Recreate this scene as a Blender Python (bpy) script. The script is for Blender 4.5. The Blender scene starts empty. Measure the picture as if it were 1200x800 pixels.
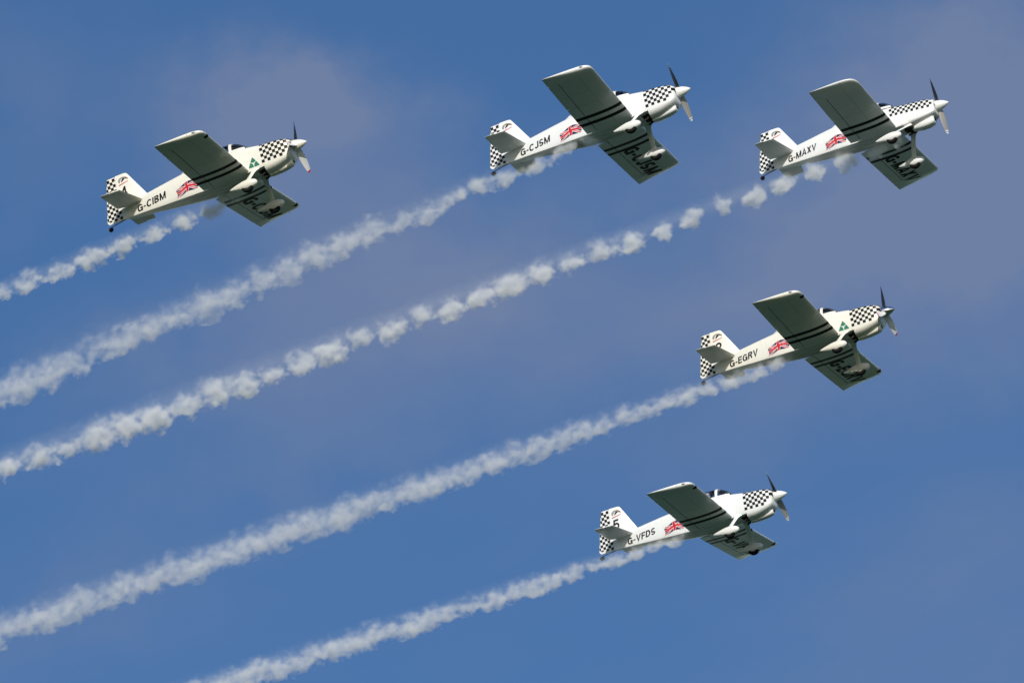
import bpy, bmesh, math, random
from mathutils import Vector, Matrix, noise
from mathutils.bvhtree import BVHTree
R_ = math.radians
scene = bpy.context.scene
COL = scene.collection

# ------------------------------------------------------------------ camera
cam_d = bpy.data.cameras.new('camera'); cam = bpy.data.objects.new('camera', cam_d); COL.objects.link(cam)
cam.location = (0, 0, 1.7); cam.rotation_euler = (R_(120), 0, 0)
cam_d.sensor_width = 36; cam_d.lens = 346.5; cam_d.clip_start = 1; cam_d.clip_end = 60000
scene.camera = cam

# ------------------------------------------------------------------ sun + exposure
SUN = Vector((-0.06815, -0.91903, 0.38826)).normalized()
sl = bpy.data.lights.new('sun', 'SUN'); sl.energy = 3.95; sl.angle = R_(0.5); sl.color = (1.0, 0.955, 0.88)
so = bpy.data.objects.new('sun', sl); COL.objects.link(so)
so.rotation_euler = (-SUN).to_track_quat('-Z', 'Y').to_euler(); so.location = (0, 0, 60)
vs = scene.view_settings
vs.view_transform = 'Standard'; vs.look = 'None'; vs.exposure = 0.0; vs.gamma = 1.0; vs.use_curve_mapping = False
scene.cycles.volume_bounces = 3
scene.cycles.transparent_max_bounces = 16
scene.cycles.volume_max_steps = 512
scene.cycles.use_denoising = True

# ------------------------------------------------------------------ node helpers
class N:
    """socket wrapper so that node maths reads like maths"""
    def __init__(s, t, sock): s.t = t; s.s = sock
    def _m(s, op, *a, clamp=False):
        n = s.t.nodes.new('ShaderNodeMath'); n.operation = op; n.use_clamp = clamp
        s.t.links.new(s.s, n.inputs[0])
        for i, v in enumerate(a):
            if isinstance(v, N): s.t.links.new(v.s, n.inputs[i+1])
            else: n.inputs[i+1].default_value = v
        return N(s.t, n.outputs[0])
    def __add__(s, o): return s._m('ADD', o)
    __radd__ = __add__
    def __sub__(s, o): return s._m('SUBTRACT', o)
    def __rsub__(s, o): return (s*-1.0)+o
    def __mul__(s, o): return s._m('MULTIPLY', o)
    __rmul__ = __mul__
    def __truediv__(s, o): return s._m('DIVIDE', o)
    def __rtruediv__(s, o): return s._m('POWER', -1.0)*o
    def sq(s): return s._m('MULTIPLY', s)
    def sqrt(s): return s._m('SQRT')
    def sin(s): return s._m('SINE')
    def frac(s): return s._m('FRACT')
    def floor(s): return s._m('FLOOR')
    def mx(s, o): return s._m('MAXIMUM', o)
    def mn(s, o): return s._m('MINIMUM', o)
    def abs(s): return s._m('ABSOLUTE')
    def exp(s): return s._m('EXPONENT')
    def pw(s, o): return s._m('POWER', o)
    def sat(s): return s._m('ADD', 0.0, clamp=True)
    def step(s, a, b):
        n = s.t.nodes.new('ShaderNodeMapRange'); n.interpolation_type = 'SMOOTHSTEP'
        s.t.links.new(s.s, n.inputs[0]); n.inputs[1].default_value = a; n.inputs[2].default_value = b
        n.inputs[3].default_value = 0; n.inputs[4].default_value = 1
        return N(s.t, n.outputs[0])
def comb(t, x, y, z):
    n = t.nodes.new('ShaderNodeCombineXYZ')
    for i, v in enumerate((x, y, z)):
        if isinstance(v, N): t.links.new(v.s, n.inputs[i])
        else: n.inputs[i].default_value = v
    return n.outputs[0]
def sep(t, sock):
    n = t.nodes.new('ShaderNodeSeparateXYZ'); t.links.new(sock, n.inputs[0])
    return [N(t, o) for o in n.outputs]
def noise_node(t, vec, scale, detail=2.0, rough=0.5, out='Fac', w=None):
    n = t.nodes.new('ShaderNodeTexNoise'); n.inputs['Scale'].default_value = scale
    if w is not None: n.noise_dimensions = '4D'; n.inputs['W'].default_value = w
    n.inputs['Detail'].default_value = detail; n.inputs['Roughness'].default_value = rough
    t.links.new(vec, n.inputs['Vector'])
    return n.outputs[out] if out == 'Color' else N(t, n.outputs[0])

# ------------------------------------------------------------------ world: sky with thin high cloud
w = bpy.data.worlds.new('World'); scene.world = w; w.use_nodes = True
t = w.node_tree; t.nodes.clear()
out = t.nodes.new('ShaderNodeOutputWorld'); bg = t.nodes.new('ShaderNodeBackground')
SKY_STRENGTH = 0.10
bg.inputs[1].default_value = SKY_STRENGTH
sky = t.nodes.new('ShaderNodeTexSky'); sky.sky_type = 'NISHITA'; sky.sun_disc = False
sky.sun_elevation = math.asin(SUN.z); sky.sun_rotation = math.atan2(SUN.x, SUN.y)
sky.altitude = 50; sky.air_density = 1.0; sky.dust_density = 0.6; sky.ozone_density = 1.6
hsv = t.nodes.new('ShaderNodeHueSaturation'); hsv.inputs['Hue'].default_value = 0.508; hsv.inputs['Saturation'].default_value = 1.27; hsv.inputs['Value'].default_value = 1.06
t.links.new(sky.outputs[0], hsv.inputs['Color'])
tc = t.nodes.new('ShaderNodeTexCoord')
dx, dy, dz = sep(t, tc.outputs['Generated'])
# soft banks of thin cloud, each at a bearing / elevation of its own (tangent-plane units of the northern sky)
E30 = (math.cos(R_(30)), math.sin(R_(30)))
den = (dy*E30[0] + dz*E30[1]).mx(0.05)
U = dx/den; V = (dz*E30[0] - dy*E30[1])/den
wn = sep(t, noise_node(t, comb(t, U, V, 0.0), 48.0, 5.0, 0.58, 'Color'))
U2 = U + (wn[0]-0.5)*0.030; V2 = V + (wn[1]-0.5)*0.024
BANKS = [  # centre u, v, half-size u, v, rotation, weight
    (-0.0215, 0.0228, 0.0100, 0.0042, -3, 1.0), (-0.019, 0.015, 0.017, 0.007, -25, .65), (-0.050, 0.022, 0.006, 0.008, 0, .30),
    (0.0435, 0.021, 0.014, 0.014, 30, .85), (0.036, 0.008, 0.021, 0.012, 20, .75), (0.050, 0.027, 0.010, 0.008, 0, .5),
    (-0.012, 0.003, 0.022, 0.0065, 22, .70), (-0.033, -0.001, 0.012, 0.005, 22, .35), (-0.024, -0.012, 0.016, 0.004, 22, .30),
    (0.012, 0.000, 0.022, 0.006, 20, .40), (0.046, -0.028, 0.022, 0.011, 25, .42), (-0.046, -0.029, 0.016, 0.005, 15, .30),
    (0.020, -0.012, 0.02, 0.004, 15, .18)]
acc = None
for (u0, v0, a, b, rot, wt) in BANKS:
    c, s = math.cos(R_(rot)), math.sin(R_(rot))
    du = U2 - u0; dv = V2 - v0
    p = (du*c + dv*s)/a; q = (dv*c - du*s)/b
    g = ((p.sq() + q.sq())*-0.75).exp()*wt
    acc = g if acc is None else (acc + g)
# elsewhere in the sky (seen only from other directions) a loose field of the same cloud
far = noise_node(t, tc.outputs['Generated'], 2.2, 6.0, 0.55).step(0.48, 0.75)*0.6
near_mask = ((U.sq() + V.sq()).sqrt()).step(0.07, 0.3)
fine = noise_node(t, comb(t, U*0.6, V*1.6, 0.3), 90.0, 4.0, 0.6)
streak = (noise_node(t, comb(t, U*0.8 + V*0.5, V*2.4 - U*0.9, 1.3), 40.0, 4.0, 0.55)-0.5)*0.35
cl = ((acc + acc*streak*1.6 + streak*0.32 + (V*-1.0).step(.005, .03)*(streak*.9+.03) - 0.02) * (fine*0.5 + 0.75)).sat()*0.85 + far*near_mask
mix = t.nodes.new('ShaderNodeMix'); mix.data_type = 'RGBA'
CLOUD = (0.172, 0.226, 0.372)
t.links.new(cl.sat().s, mix.inputs[0]); t.links.new(hsv.outputs[0], mix.inputs[6])
mix.inputs[7].default_value = tuple(v/SKY_STRENGTH for v in CLOUD) + (1,)
t.links.new(mix.outputs[2], bg.inputs[0]); t.links.new(bg.outputs[0], out.inputs[0])

# ------------------------------------------------------------------ materials
MATS = {}
def pbsdf(name, color, rough=0.5, metal=0.0, coat=0.0, spec=0.5, vary=0.0, vscale=3.0, soot=False):
    if name in MATS: return MATS[name]
    m = bpy.data.materials.new(name); m.use_nodes = True; MATS[name] = m
    t = m.node_tree; b = t.nodes['Principled BSDF']
    b.inputs['Base Color'].default_value = (*color, 1); b.inputs['Roughness'].default_value = rough
    b.inputs['Metallic'].default_value = metal; b.inputs['Coat Weight'].default_value = coat
    b.inputs['Coat Roughness'].default_value = 0.08
    b.inputs['Specular IOR Level'].default_value = spec
    if vary:
        tc = t.nodes.new('ShaderNodeTexCoord')
        mp = t.nodes.new('ShaderNodeMapping'); mp.inputs['Scale'].default_value = (0.35, 1, 1)   # streaked along the airflow
        t.links.new(tc.outputs['Object'], mp.inputs[0])
        f = noise_node(t, mp.outputs[0], vscale, 5.0, 0.6)
        f2 = noise_node(t, mp.outputs[0], vscale*9, 3.0, 0.6)
        k = (f*0.7 + f2*0.3).step(0.30, 0.70)
        mx = t.nodes.new('ShaderNodeMix'); mx.data_type = 'RGBA'
        mx.inputs[6].default_value = (*[c*(1-vary) for c in color], 1); mx.inputs[7].default_value = (*color, 1)
        t.links.new(k.s, mx.inputs[0]); res = mx.outputs[2]
        if soot:   # sheet-metal joints
            X, Y, Z = sep(t, tc.outputs['Object'])
            def line(v, at, wd=.005): return 1.0 - (v + (-at)).abs().step(wd*.6, wd*1.6)
            aY = Y.abs(); wingm = aY.step(.40, .44)
            ln = (line(aY, 1.06) * .5).mx(line(aY, 2.42)*.5).mx(line(X, -2.24)*.8).mx(line(aY, 1.832)) * wingm
            fl = line(X, -3.36).mx(line(X, -4.10)*.7).mx(line(X, -4.78)*.7).mx(line(X, -2.0)*.5) * (1.0-wingm)
            m3 = t.nodes.new('ShaderNodeMix'); m3.data_type = 'RGBA'; m3.inputs[7].default_value = (0.10, 0.10, 0.10, 1)
            t.links.new(res, m3.inputs[6]); t.links.new((ln*.55 + fl*.16).s, m3.inputs[0]); res = m3.outputs[2]
        if soot:   # oil and exhaust film on the belly behind the cowl: a real stain of the paint
            x, y, z = sep(t, tc.outputs['Object'])
            st = (noise_node(t, comb(t, x*0.25, y*2.2, 0.0), 4.0, 4.0, 0.6)).step(0.38, 0.62)
            band = (y.abs()*-1.0 + 0.42).step(0.0, 0.3) * (z*-1.0).step(0.30, 0.43) * (x*-1.0).step(1.2, 1.5)
            m2 = t.nodes.new('ShaderNodeMix'); m2.data_type = 'RGBA'; m2.inputs[7].default_value = (0.17, 0.13, 0.09, 1)
            t.links.new(res, m2.inputs[6]); t.links.new((st*band*0.5).s, m2.inputs[0]); res = m2.outputs[2]
        t.links.new(res, b.inputs['Base Color'])
        rr = t.nodes.new('ShaderNodeMapRange'); t.links.new(f.s, rr.inputs[0])
        rr.inputs[3].default_value = rough*1.35; rr.inputs[4].default_value = rough*0.75
        t.links.new(rr.outputs[0], b.inputs['Roughness'])
    return m
WHITE = pbsdf('white_paint', (0.80, 0.81, 0.80), 0.34, coat=0.35, vary=0.07, soot=True)
CREAM = pbsdf('cream_paint', (0.80, 0.775, 0.685), 0.34, coat=0.35, vary=0.09, soot=True)
BLACK = pbsdf('black_paint', (0.006, 0.006, 0.007), 0.55, spec=0.2)
TYRE = pbsdf('tyre_rubber', (0.010, 0.010, 0.010), 0.85, spec=0.2, vary=0.3)
RIM = pbsdf('rim_metal', (0.45, 0.45, 0.46), 0.4, 0.9)
DARK = pbsdf('dark_interior', (0.008, 0.008, 0.008), 0.9, spec=0.1)  # near-black colour painted in for the shade inside openings and hinge gaps
GREYIN = pbsdf('cockpit_grey', (0.10, 0.10, 0.105), 0.7)
RED = pbsdf('flag_red', (0.56, 0.004, 0.015), 0.45)
NAVY = pbsdf('flag_navy', (0.024, 0.006, 0.050), 0.45)
FWHITE = pbsdf('flag_white', (0.78, 0.76, 0.76), 0.45)
PINK = pbsdf('flag_red_thin', (0.60, 0.045, 0.06), 0.45)
GREEN = pbsdf('emblem_green', (0.010, 0.16, 0.10), 0.45)
GREYE = pbsdf('emblem_grey', (0.28, 0.26, 0.24), 0.5)
BROWN = pbsdf('emblem_brown', (0.30, 0.20, 0.12), 0.5)
BLADE = pbsdf('blade_metal', (0.40, 0.38, 0.35), 0.45, 0.3)
BLACKB = pbsdf('blade_black', (0.015, 0.015, 0.017), 0.5)
WBLADE = pbsdf('blade_white', (0.74, 0.73, 0.70), 0.35)
TIPR = pbsdf('blade_tip_red', (0.55, 0.02, 0.06), 0.4)
TIPW = pbsdf('blade_tip_white', (0.8, 0.8, 0.8), 0.4)
CHROME = pbsdf('polished_metal', (0.75, 0.75, 0.77), 0.08, 1.0)
STEEL = pbsdf('exhaust_steel', (0.05, 0.04, 0.035), 0.6, 0.6)
LENS = pbsdf('lamp_lens', (0.30, 0.32, 0.34), 0.1, coat=0.6)
SKIN = pbsdf('skin', (0.50, 0.30, 0.22), 0.55)
SUIT = pbsdf('flight_suit', (0.035, 0.045, 0.04), 0.8, vary=0.3, vscale=9)
HELM = pbsdf('helmet_white', (0.78, 0.77, 0.74), 0.3, coat=0.3)
VISOR = pbsdf('visor', (0.01, 0.01, 0.012), 0.12)
SEATM = pbsdf('seat_fabric', (0.05, 0.05, 0.055), 0.9)
def glass():
    m = bpy.data.materials.new('tinted_canopy'); m.use_nodes = True; t = m.node_tree; t.nodes.clear()
    o = t.nodes.new('ShaderNodeOutputMaterial'); mx = t.nodes.new('ShaderNodeMixShader')
    tr = t.nodes.new('ShaderNodeBsdfTransparent'); tr.inputs[0].default_value = (0.62, 0.66, 0.72, 1)
    gl = t.nodes.new('ShaderNodeBsdfGlossy'); gl.inputs['Roughness'].default_value = 0.04; gl.inputs[0].default_value = (0.95, 0.97, 1, 1)
    fr = t.nodes.new('ShaderNodeFresnel'); fr.inputs[0].default_value = 1.5
    t.links.new(fr.outputs[0], mx.inputs[0]); t.links.new(tr.outputs[0], mx.inputs[1]); t.links.new(gl.outputs[0], mx.inputs[2])
    t.links.new(mx.outputs[0], o.inputs[0]); return m
GLASS = glass()

# ------------------------------------------------------------------ object helpers
def link(name, me, parent=None, label=None):
    o = bpy.data.objects.new(name, me); COL.objects.link(o)
    if parent is not None: o.parent = parent
    if label: o['label'] = label
    return o
def finish(bm, name, mats, smooth=True, angle=35, recalc=True):
    if recalc: bmesh.ops.recalc_face_normals(bm, faces=bm.faces[:])
    for f in bm.faces: f.smooth = smooth
    if smooth:
        for e in bm.edges:
            if len(e.link_faces) == 2 and e.calc_face_angle(0) > R_(angle): e.smooth = False
    me = bpy.data.meshes.new(name); bm.to_mesh(me); bm.free()
    for m in mats: me.materials.append(m)
    return me
def loft(bm, rings, cap0=True, cap1=True, closed=True, mat=0, matf=None):
    rv = [[bm.verts.new(p) for p in r] for r in rings]
    for i in range(len(rv)-1):
        n = len(rv[i])
        for j in range(n if closed else n-1):
            k = (j+1) % n
            try: f = bm.faces.new((rv[i][j], rv[i][k], rv[i+1][k], rv[i+1][j]))
            except ValueError: continue
            f.material_index = matf(i, j) if matf else mat
    for flag, r in ((cap0, rv[0]), (cap1, rv[-1])):
        if flag:
            try: bm.faces.new(r).material_index = mat
            except ValueError: pass
    return rv
def lerp(a, b, t): return a+(b-a)*t
def table(tab, x):
    """tab: rows (x, v1, v2 ...), x descending; smooth interpolation"""
    if x >= tab[0][0]: return tab[0][1:]
    for i in range(len(tab)-1):
        a, b = tab[i], tab[i+1]
        if x >= b[0]:
            f = (a[0]-x)/(a[0]-b[0])
            pa = tab[max(i-1, 0)]; pb = tab[min(i+2, len(tab)-1)]
            o = []
            for k in range(1, len(a)):
                m0 = (b[k]-pa[k])/max(pa[0]-b[0], 1e-6)*(a[0]-b[0]); m1 = (pb[k]-a[k])/max(a[0]-pb[0], 1e-6)*(a[0]-b[0])
                h = f*f*f; g = f*f
                o.append((2*h-3*g+1)*a[k] + (h-2*g+f)*m0 + (-2*h+3*g)*b[k] + (h-g)*m1)
            return tuple(o)
    return tab[-1][1:]

# ------------------------------------------------------------------ the airframe (x forward from the spinner tip, y to port, z up)
# fuselage rows: x, half width, bottom z, shoulder z, top z
FUS = {'tandem': [(-1.28, .375, -.425, .12, .335), (-1.80, .385, -.455, .20, .425), (-2.30, .385, -.475, .24, .440), (-3.20, .365, -.465, .25, .435),
                  (-3.60, .325, -.435, .22, .425), (-3.95, .285, -.405, .19, .405), (-4.50, .225, -.355, .16, .350), (-5.14, .150, -.290, .14, .275), (-5.60, .085, -.245, .10, .215), (-5.90, .030, -.215, .06, .17)],
       'slim': [(-1.28, .335, -.420, .10, .325), (-1.80, .345, -.445, .18, .415), (-2.30, .345, -.470, .24, .440), (-3.20, .325, -.470, .26, .455),
                (-3.60, .295, -.440, .25, .455), (-3.95, .262, -.412, .23, .430), (-4.50, .210, -.365, .18, .370), (-5.14, .140, -.300, .15, .300), (-5.60, .080, -.250, .11, .235), (-5.90, .030, -.215, .06, .18)]}
def fus_ring(kind, x):
    w_, zb, zs, zt = table(FUS[kind], x)
    pts = []; n = 10
    r = min(0.045, w_*0.4)
    pts += [(x, 0, zb), (x, w_*.45, zb), (x, w_-r*1.3, zb), (x, w_-r*.35, zb+r*.3), (x, w_*.995, zb+r*1.3), (x, w_*1.01, lerp(zb, zs, .35)), (x, w_*1.01, lerp(zb, zs, .7)), (x, w_, zs)]
    for i in range(1, n+1):
        a = math.pi/2*i/n
        pts.append((x, w_*math.cos(a)**0.80, zs+(zt-zs)*math.sin(a)**0.95))
    pts[-1] = (x, 0, zt)
    full = pts + [(p[0], -p[1], p[2]) for p in reversed(pts[1:-1])]
    return full
def fuselage_bm(kind):
    bm = bmesh.new(); xs = [-1.28 - i*(4.62/44) for i in range(45)]
    loft(bm, [fus_ring(kind, x) for x in xs])
    # cockpit opening
    dead = [f for f in bm.faces if -3.30 < f.calc_center_median().x < -2.02 and f.calc_center_median().z > 0.375]
    bmesh.ops.delete(bm, geom=dead, context='FACES')
    return bm
# cowl rows: x, half width, bottom z, shoulder z, top z, belly corner exponent
COWL = {'tandem': [(-.415, .20, -.255, .02, .175), (-.425, .255, -.305, .03, .19), (-.47, .305, -.370, .05, .212), (-.56, .340, -.445, .08, .235), (-.75, .368, -.525, .12, .272), (-1.00, .380, -.585, .14, .305), (-1.28, .377, -.600, .125, .336)],
        'slim': [(-.415, .19, -.235, .02, .175), (-.425, .235, -.275, .03, .19), (-.47, .270, -.320, .05, .212), (-.56, .295, -.365, .08, .232), (-.75, .320, -.410, .11, .265), (-1.00, .332, -.445, .12, .297), (-1.28, .337, -.460, .105, .326)]}
def cowl_ring(kind, x):
    w_, zb, zs, zt = table(COWL[kind], x)
    zc = max(-.30, zb*0.62 if kind == 'tandem' else zb*.7); pts = []
    for i in range(0, 11):
        a = math.pi/2*i/10
        pts.append((x, w_*math.sin(a)**0.95, zc+(zb-zc)*math.cos(a)**0.62))
    pts[0] = (x, 0, zb)
    pts += [(x, w_*1.005, lerp(zc, zs, .5)), (x, w_, zs)]
    for i in range(1, 11):
        a = math.pi/2*i/10
        pts.append((x, w_*math.cos(a)**0.80, zs+(zt-zs)*math.sin(a)**0.95))
    pts[-1] = (x, 0, zt)
    return pts + [(p[0], -p[1], p[2]) for p in reversed(pts[1:-1])]
def cowl_bm(kind):
    bm = bmesh.new(); xs = [-.415, -.425, -.445, -.47, -.51, -.56, -.62, -.70, -.80, -.90, -1.0, -1.1, -1.2, -1.282]
    rings = [cowl_ring(kind, x) for x in xs]
    loft(bm, rings)
    bm.faces.ensure_lookup_table()
    bm.faces[-1].material_index = 1          # solid rear cap painted dark as the shade of the cooling-air outlet
    return bm

# ---- markings laid on a surface
def bvh_of(me):
    bm = bmesh.new(); bm.from_mesh(me); tr = BVHTree.FromBMesh(bm); bm.free(); return tr
def cut_grid(bm, step):
    xs = [v.co.x for v in bm.verts]; ys = [v.co.y for v in bm.verts]
    for ax, lo, hi in ((0, min(xs), max(xs)), (1, min(ys), max(ys))):
        c = math.ceil(lo/step)*step
        while c < hi:
            co = Vector((0, 0, 0)); no = Vector((0, 0, 0)); co[ax] = c; no[ax] = 1
            bmesh.ops.bisect_plane(bm, geom=bm.verts[:]+bm.edges[:]+bm.faces[:], plane_co=co, plane_no=no)
            c += step
def drape(bm, tree, place, direction, lift=0.004):
    """every vertex (u, v) -> place(u, v) -> shot along direction onto the surface"""
    dead = []
    dv = Vector(direction)
    for v in bm.verts:
        p = Vector(place(v.co.x, v.co.y))
        hit, no, idx, dist = tree.ray_cast(p - dv*3, dv)
        if hit is None: dead.append(v)
        else: v.co = hit - dv*lift
    bmesh.ops.delete(bm, geom=dead, context='VERTS')
def arc(cx, cy, rx, ry, a0, a1, n=14): return [(cx+rx*math.cos(R_(lerp(a0, a1, i/n))), cy+ry*math.sin(R_(lerp(a0, a1, i/n)))) for i in range(n+1)]
def glyph(c, t):
    """centre lines of a grotesque capital, 1 high; returns (width, strokes)"""
    h = t/2; T = 1-h
    if c == 'G': return .74, [arc(.37, .5, .37-h, .5-h, 40, 340, 26) + [(.74-h, .30)], [(.74-h, 0.0), (.74-h, .48), (.38, .48)]]
    if c == 'C': return .70, [arc(.37, .5, .37-h, .5-h, 42, 318, 24)]
    if c == 'I': return t, [[(h, 0), (h, 1)]]
    if c == 'B': return .64, [[(h, 0), (h, 1)], [(h, T), (.34, T)] + arc(.34, .755, .26-h, .245-h, 90, -90, 10) + [(h, .51)], [(.34, .51)] + arc(.36, .2625, .28-h, .2575-h, 90, -90, 10) + [(h, h)]]
    if c == 'M': return .84, [[(h, 0), (h, 1)], [(.84-h, 0), (.84-h, 1)], [(h, .98), (.42, .05), (.84-h, .98)]]
    if c == 'J': return .54, [[(.54-h, 1), (.54-h, .27)] + arc(.27, .27, .27-h, .27-h, 0, -180, 12)]
    if c == 'S': return .64, [arc(.32, .735, .30-h, .265-h, 25, 180, 12) + arc(.32, .5, .28-h, .05, 190, 260, 3) + arc(.32, .265, .32-h, .265-h, 62, -155, 14)]
    if c == 'A': return .72, [[(.02+h*.6, 0), (.36, .98), (.70-h*.6, 0)], [(.16, .28), (.56, .28)]]
    if c == 'X': return .68, [[(.02+h, 0), (.66-h, 1)], [(.66-h, 0), (.02+h, 1)]]
    if c == 'V': return .70, [[(.02+h*.6, 1), (.35, .03), (.68-h*.6, 1)]]
    if c == 'E': return .58, [[(h, 0), (h, 1)], [(h, T), (.58, T)], [(h, .52), (.54, .52)], [(h, h), (.58, h)]]
    if c == 'F': return .56, [[(h, 0), (h, 1)], [(h, T), (.56, T)], [(h, .50), (.50, .50)]]
    if c == 'R': return .66, [[(h, 0), (h, 1)], [(h, T), (.38, T)] + arc(.38, .74, .26-h, .26-h, 90, -90, 10) + [(h, .48)], [(.40, .48), (.66-h, 0)]]
    if c == 'D': return .68, [[(h, 0), (h, 1)], [(h, T), (.30, T)] + arc(.30, .5, .38-h, .5-h, 90, -90, 16) + [(h, h)]]
    if c == '-': return .34, [[(.02, .40), (.32, .40)]]
    if c == '4': return .66, [[(.50, 0), (.50, 1)], [(.50, .97), (.05, .30), (.66, .30)]]
    if c == '2': return .62, [arc(.31, .70, .31-h, .30-h, 170, -30, 14) + [(.06, h), (.62, h)]]
    if c == '5': return .62, [[(.58, T), (.14, T), (.08, .52)] + arc(.30, .33, .32-h, .33-h, 125, -150, 16)]
def text_bm(s, thick=0.16, gap=0.14):
    bm = bmesh.new(); x0 = 0
    for c in s:
        w_, strokes = glyph(c, thick)
        for st in strokes:
            n = len(st); L = []; Rr = []
            for i, p in enumerate(st):
                p = Vector(p); a_ = Vector(st[i-1]) if i else None; b_ = Vector(st[i+1]) if i < n-1 else None
                d1 = (p-a_).normalized() if a_ is not None else None; d2 = (b_-p).normalized() if b_ is not None else None
                if d1 is None: m = Vector((-d2.y, d2.x)); k = 1
                elif d2 is None: m = Vector((-d1.y, d1.x)); k = 1
                else:
                    tt = (d1+d2); tt = tt.normalized() if tt.length > 1e-4 else d1
                    m = Vector((-tt.y, tt.x)); k = min(2.2, 1/max(.2, m.dot(Vector((-d1.y, d1.x)))))
                o = m*k*thick/2; L.append(bm.verts.new((x0+p.x+o.x, p.y+o.y, 0))); Rr.append(bm.verts.new((x0+p.x-o.x, p.y-o.y, 0)))
            for i in range(n-1): bm.faces.new((Rr[i], Rr[i+1], L[i+1], L[i]))
        x0 += w_+gap
    return bm, x0-gap
def poly_bm(polys):
    bm = bmesh.new()
    for poly, mi in polys:
        f = bm.faces.new([bm.verts.new((x, y, 0)) for x, y in poly]); f.material_index = mi
    return bm

# ---- wing
def naca_t(u, tc_): return 5*tc_*(0.2969*math.sqrt(max(u, 0))-0.1260*u-0.3516*u*u+0.2843*u**3-0.1036*u**4)
def camb(u, m=.018, p=.2): return m/p**2*(2*p*u-u*u) if u < p else m/(1-p)**2*((1-2*p)+2*p*u-u*u)
def wing_section(y, kind):
    """leading edge x, trailing edge x, z of leading edge, z of trailing edge, thickness for this |y|"""
    le, te = (-1.765 if kind == 'tandem' else -1.705), -3.208
    zl = lerp(-.385, -.172, (y-.40)/3.26); zt = lerp(-.470, -.228, (y-.40)/3.26)
    if kind == 'tandem': tip = [(3.20, -1.765), (3.28, -1.772), (3.34, -1.79), (3.39, -1.83), (3.43, -1.91), (3.455, -2.02), (3.49, -2.22), (3.53, -2.45), (3.57, -2.68), (3.61, -2.90), (3.64, -3.07), (3.664, -3.20)]
    else: tip = [(3.08, -1.705), (3.20, -1.712), (3.31, -1.735), (3.40, -1.785), (3.47, -1.87), (3.52, -2.00), (3.555, -2.18), (3.58, -2.42), (3.605, -2.65), (3.625, -2.87), (3.645, -3.06), (3.664, -3.20)]
    k = 0.0; thick = 0.135*(te-le)*-1
    if y > tip[0][0]:
        for a, b in zip(tip, tip[1:]):
            if y <= b[0]+1e-6: le = lerp(a[1], b[1], (y-a[0])/(b[0]-a[0])); break
        else: le = tip[-1][1]
        k = (y-tip[0][0])/(tip[-1][0]-tip[0][0])
        f = max(0.03, 1-k**(1.6 if kind == 'tandem' else 1.3)); f = f**0.6
        thick = thick*f
    return le, te, zl, zt, thick, k
def wing_pt(y, u, up, kind, sgn):
    le, te, zl, zt, th, k = wing_section(y, kind)
    full_le, full_te = (-1.765 if kind == 'tandem' else -1.705), -3.208
    x = lerp(le, te, u)
    ug = (full_le-x)/(full_le-full_te)
    c = full_le-full_te
    tl = 5*0.135*c*(0.2969*math.sqrt(max(u, 0))-0.1260*u-0.3516*u*u+0.2843*u**3-0.1036*u**4)*(th/(0.135*c))*((le-te)/c)**.5
    mid = lerp(zl, zt, ug) + camb(ug)*c
    lift_tip = (0.135*c/2-th/2)*0.55*(1-ug*.8) if k > 0 else 0
    z = mid + lift_tip + (tl*1.05 if up else -tl*0.95)
    return (x, y*sgn, z)
STRIPES = [(.795, .945), (1.125, 1.275)]
def stations(y0, y1, kind, ends=()):
    s = {round(y0, 4), round(y1, 4)}
    for a, b in STRIPES:
        for v in (a, b):
            if y0 < v < y1: s.add(v)
    y = y0
    while y < y1: s.add(round(y, 4)); y += 0.25
    for v in ends:
        if y0 < v < y1: s.add(v)
    s = sorted(s); o = [s[0]]
    for v in s[1:]:
        if v-o[-1] > 0.012 or v in (y1,) or any(v in st for st in STRIPES): o.append(v)
    return o
def in_stripe(a, b): return any(lo-1e-3 <= a and b <= hi+1e-3 for lo, hi in STRIPES)
HINGE = 0.775
def wing_piece(kind, sgn, y0, y1, u0, u1, ends=(), droop=0.0):
    us = [u0+(u1-u0)*(1-math.cos(math.pi*i/16/ (1 if u0 < .1 else 1)))/2 if u0 < .1 else lerp(u0, u1, i/16) for i in range(17)]
    if u0 < .1: us = [u0+(u1-u0)*(i/16)**1.7 for i in range(17)]
    ys = stations(y0, y1, kind, ends); rings = []
    for y in ys:
        low = [wing_pt(y, u, False, kind, sgn) for u in us]; top = [wing_pt(y, u, True, kind, sgn) for u in us]
        if u0 < .1: ring = low[::-1] + top[1:]
        else: ring = low[::-1] + top
        if u1 >= .999: ring = ring[1:]     # sharp trailing edge: share the last point
        rings.append(ring)
    bm = bmesh.new()
    nr = len(rings[0]); wall = (nr-1) if u0 < .1 and u1 < .999 else (15 if u0 > .1 else -9)
    loft(bm, rings, matf=lambda i, j: 2 if j == wall else (1 if in_stripe(ys[i], ys[i+1]) else 0))  # facing walls of the hinge gap painted dark to stand for its shade
    return bm
WING_TIP_Y = {'tandem': 3.44, 'slim': 3.40}
TIPST = {'tandem': (3.20, 3.28, 3.34, 3.39, 3.43, 3.455, 3.49, 3.53, 3.57, 3.61, 3.64), 'slim': (3.08, 3.20, 3.31, 3.40, 3.47, 3.52, 3.555, 3.58, 3.605, 3.625, 3.645)}

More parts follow.
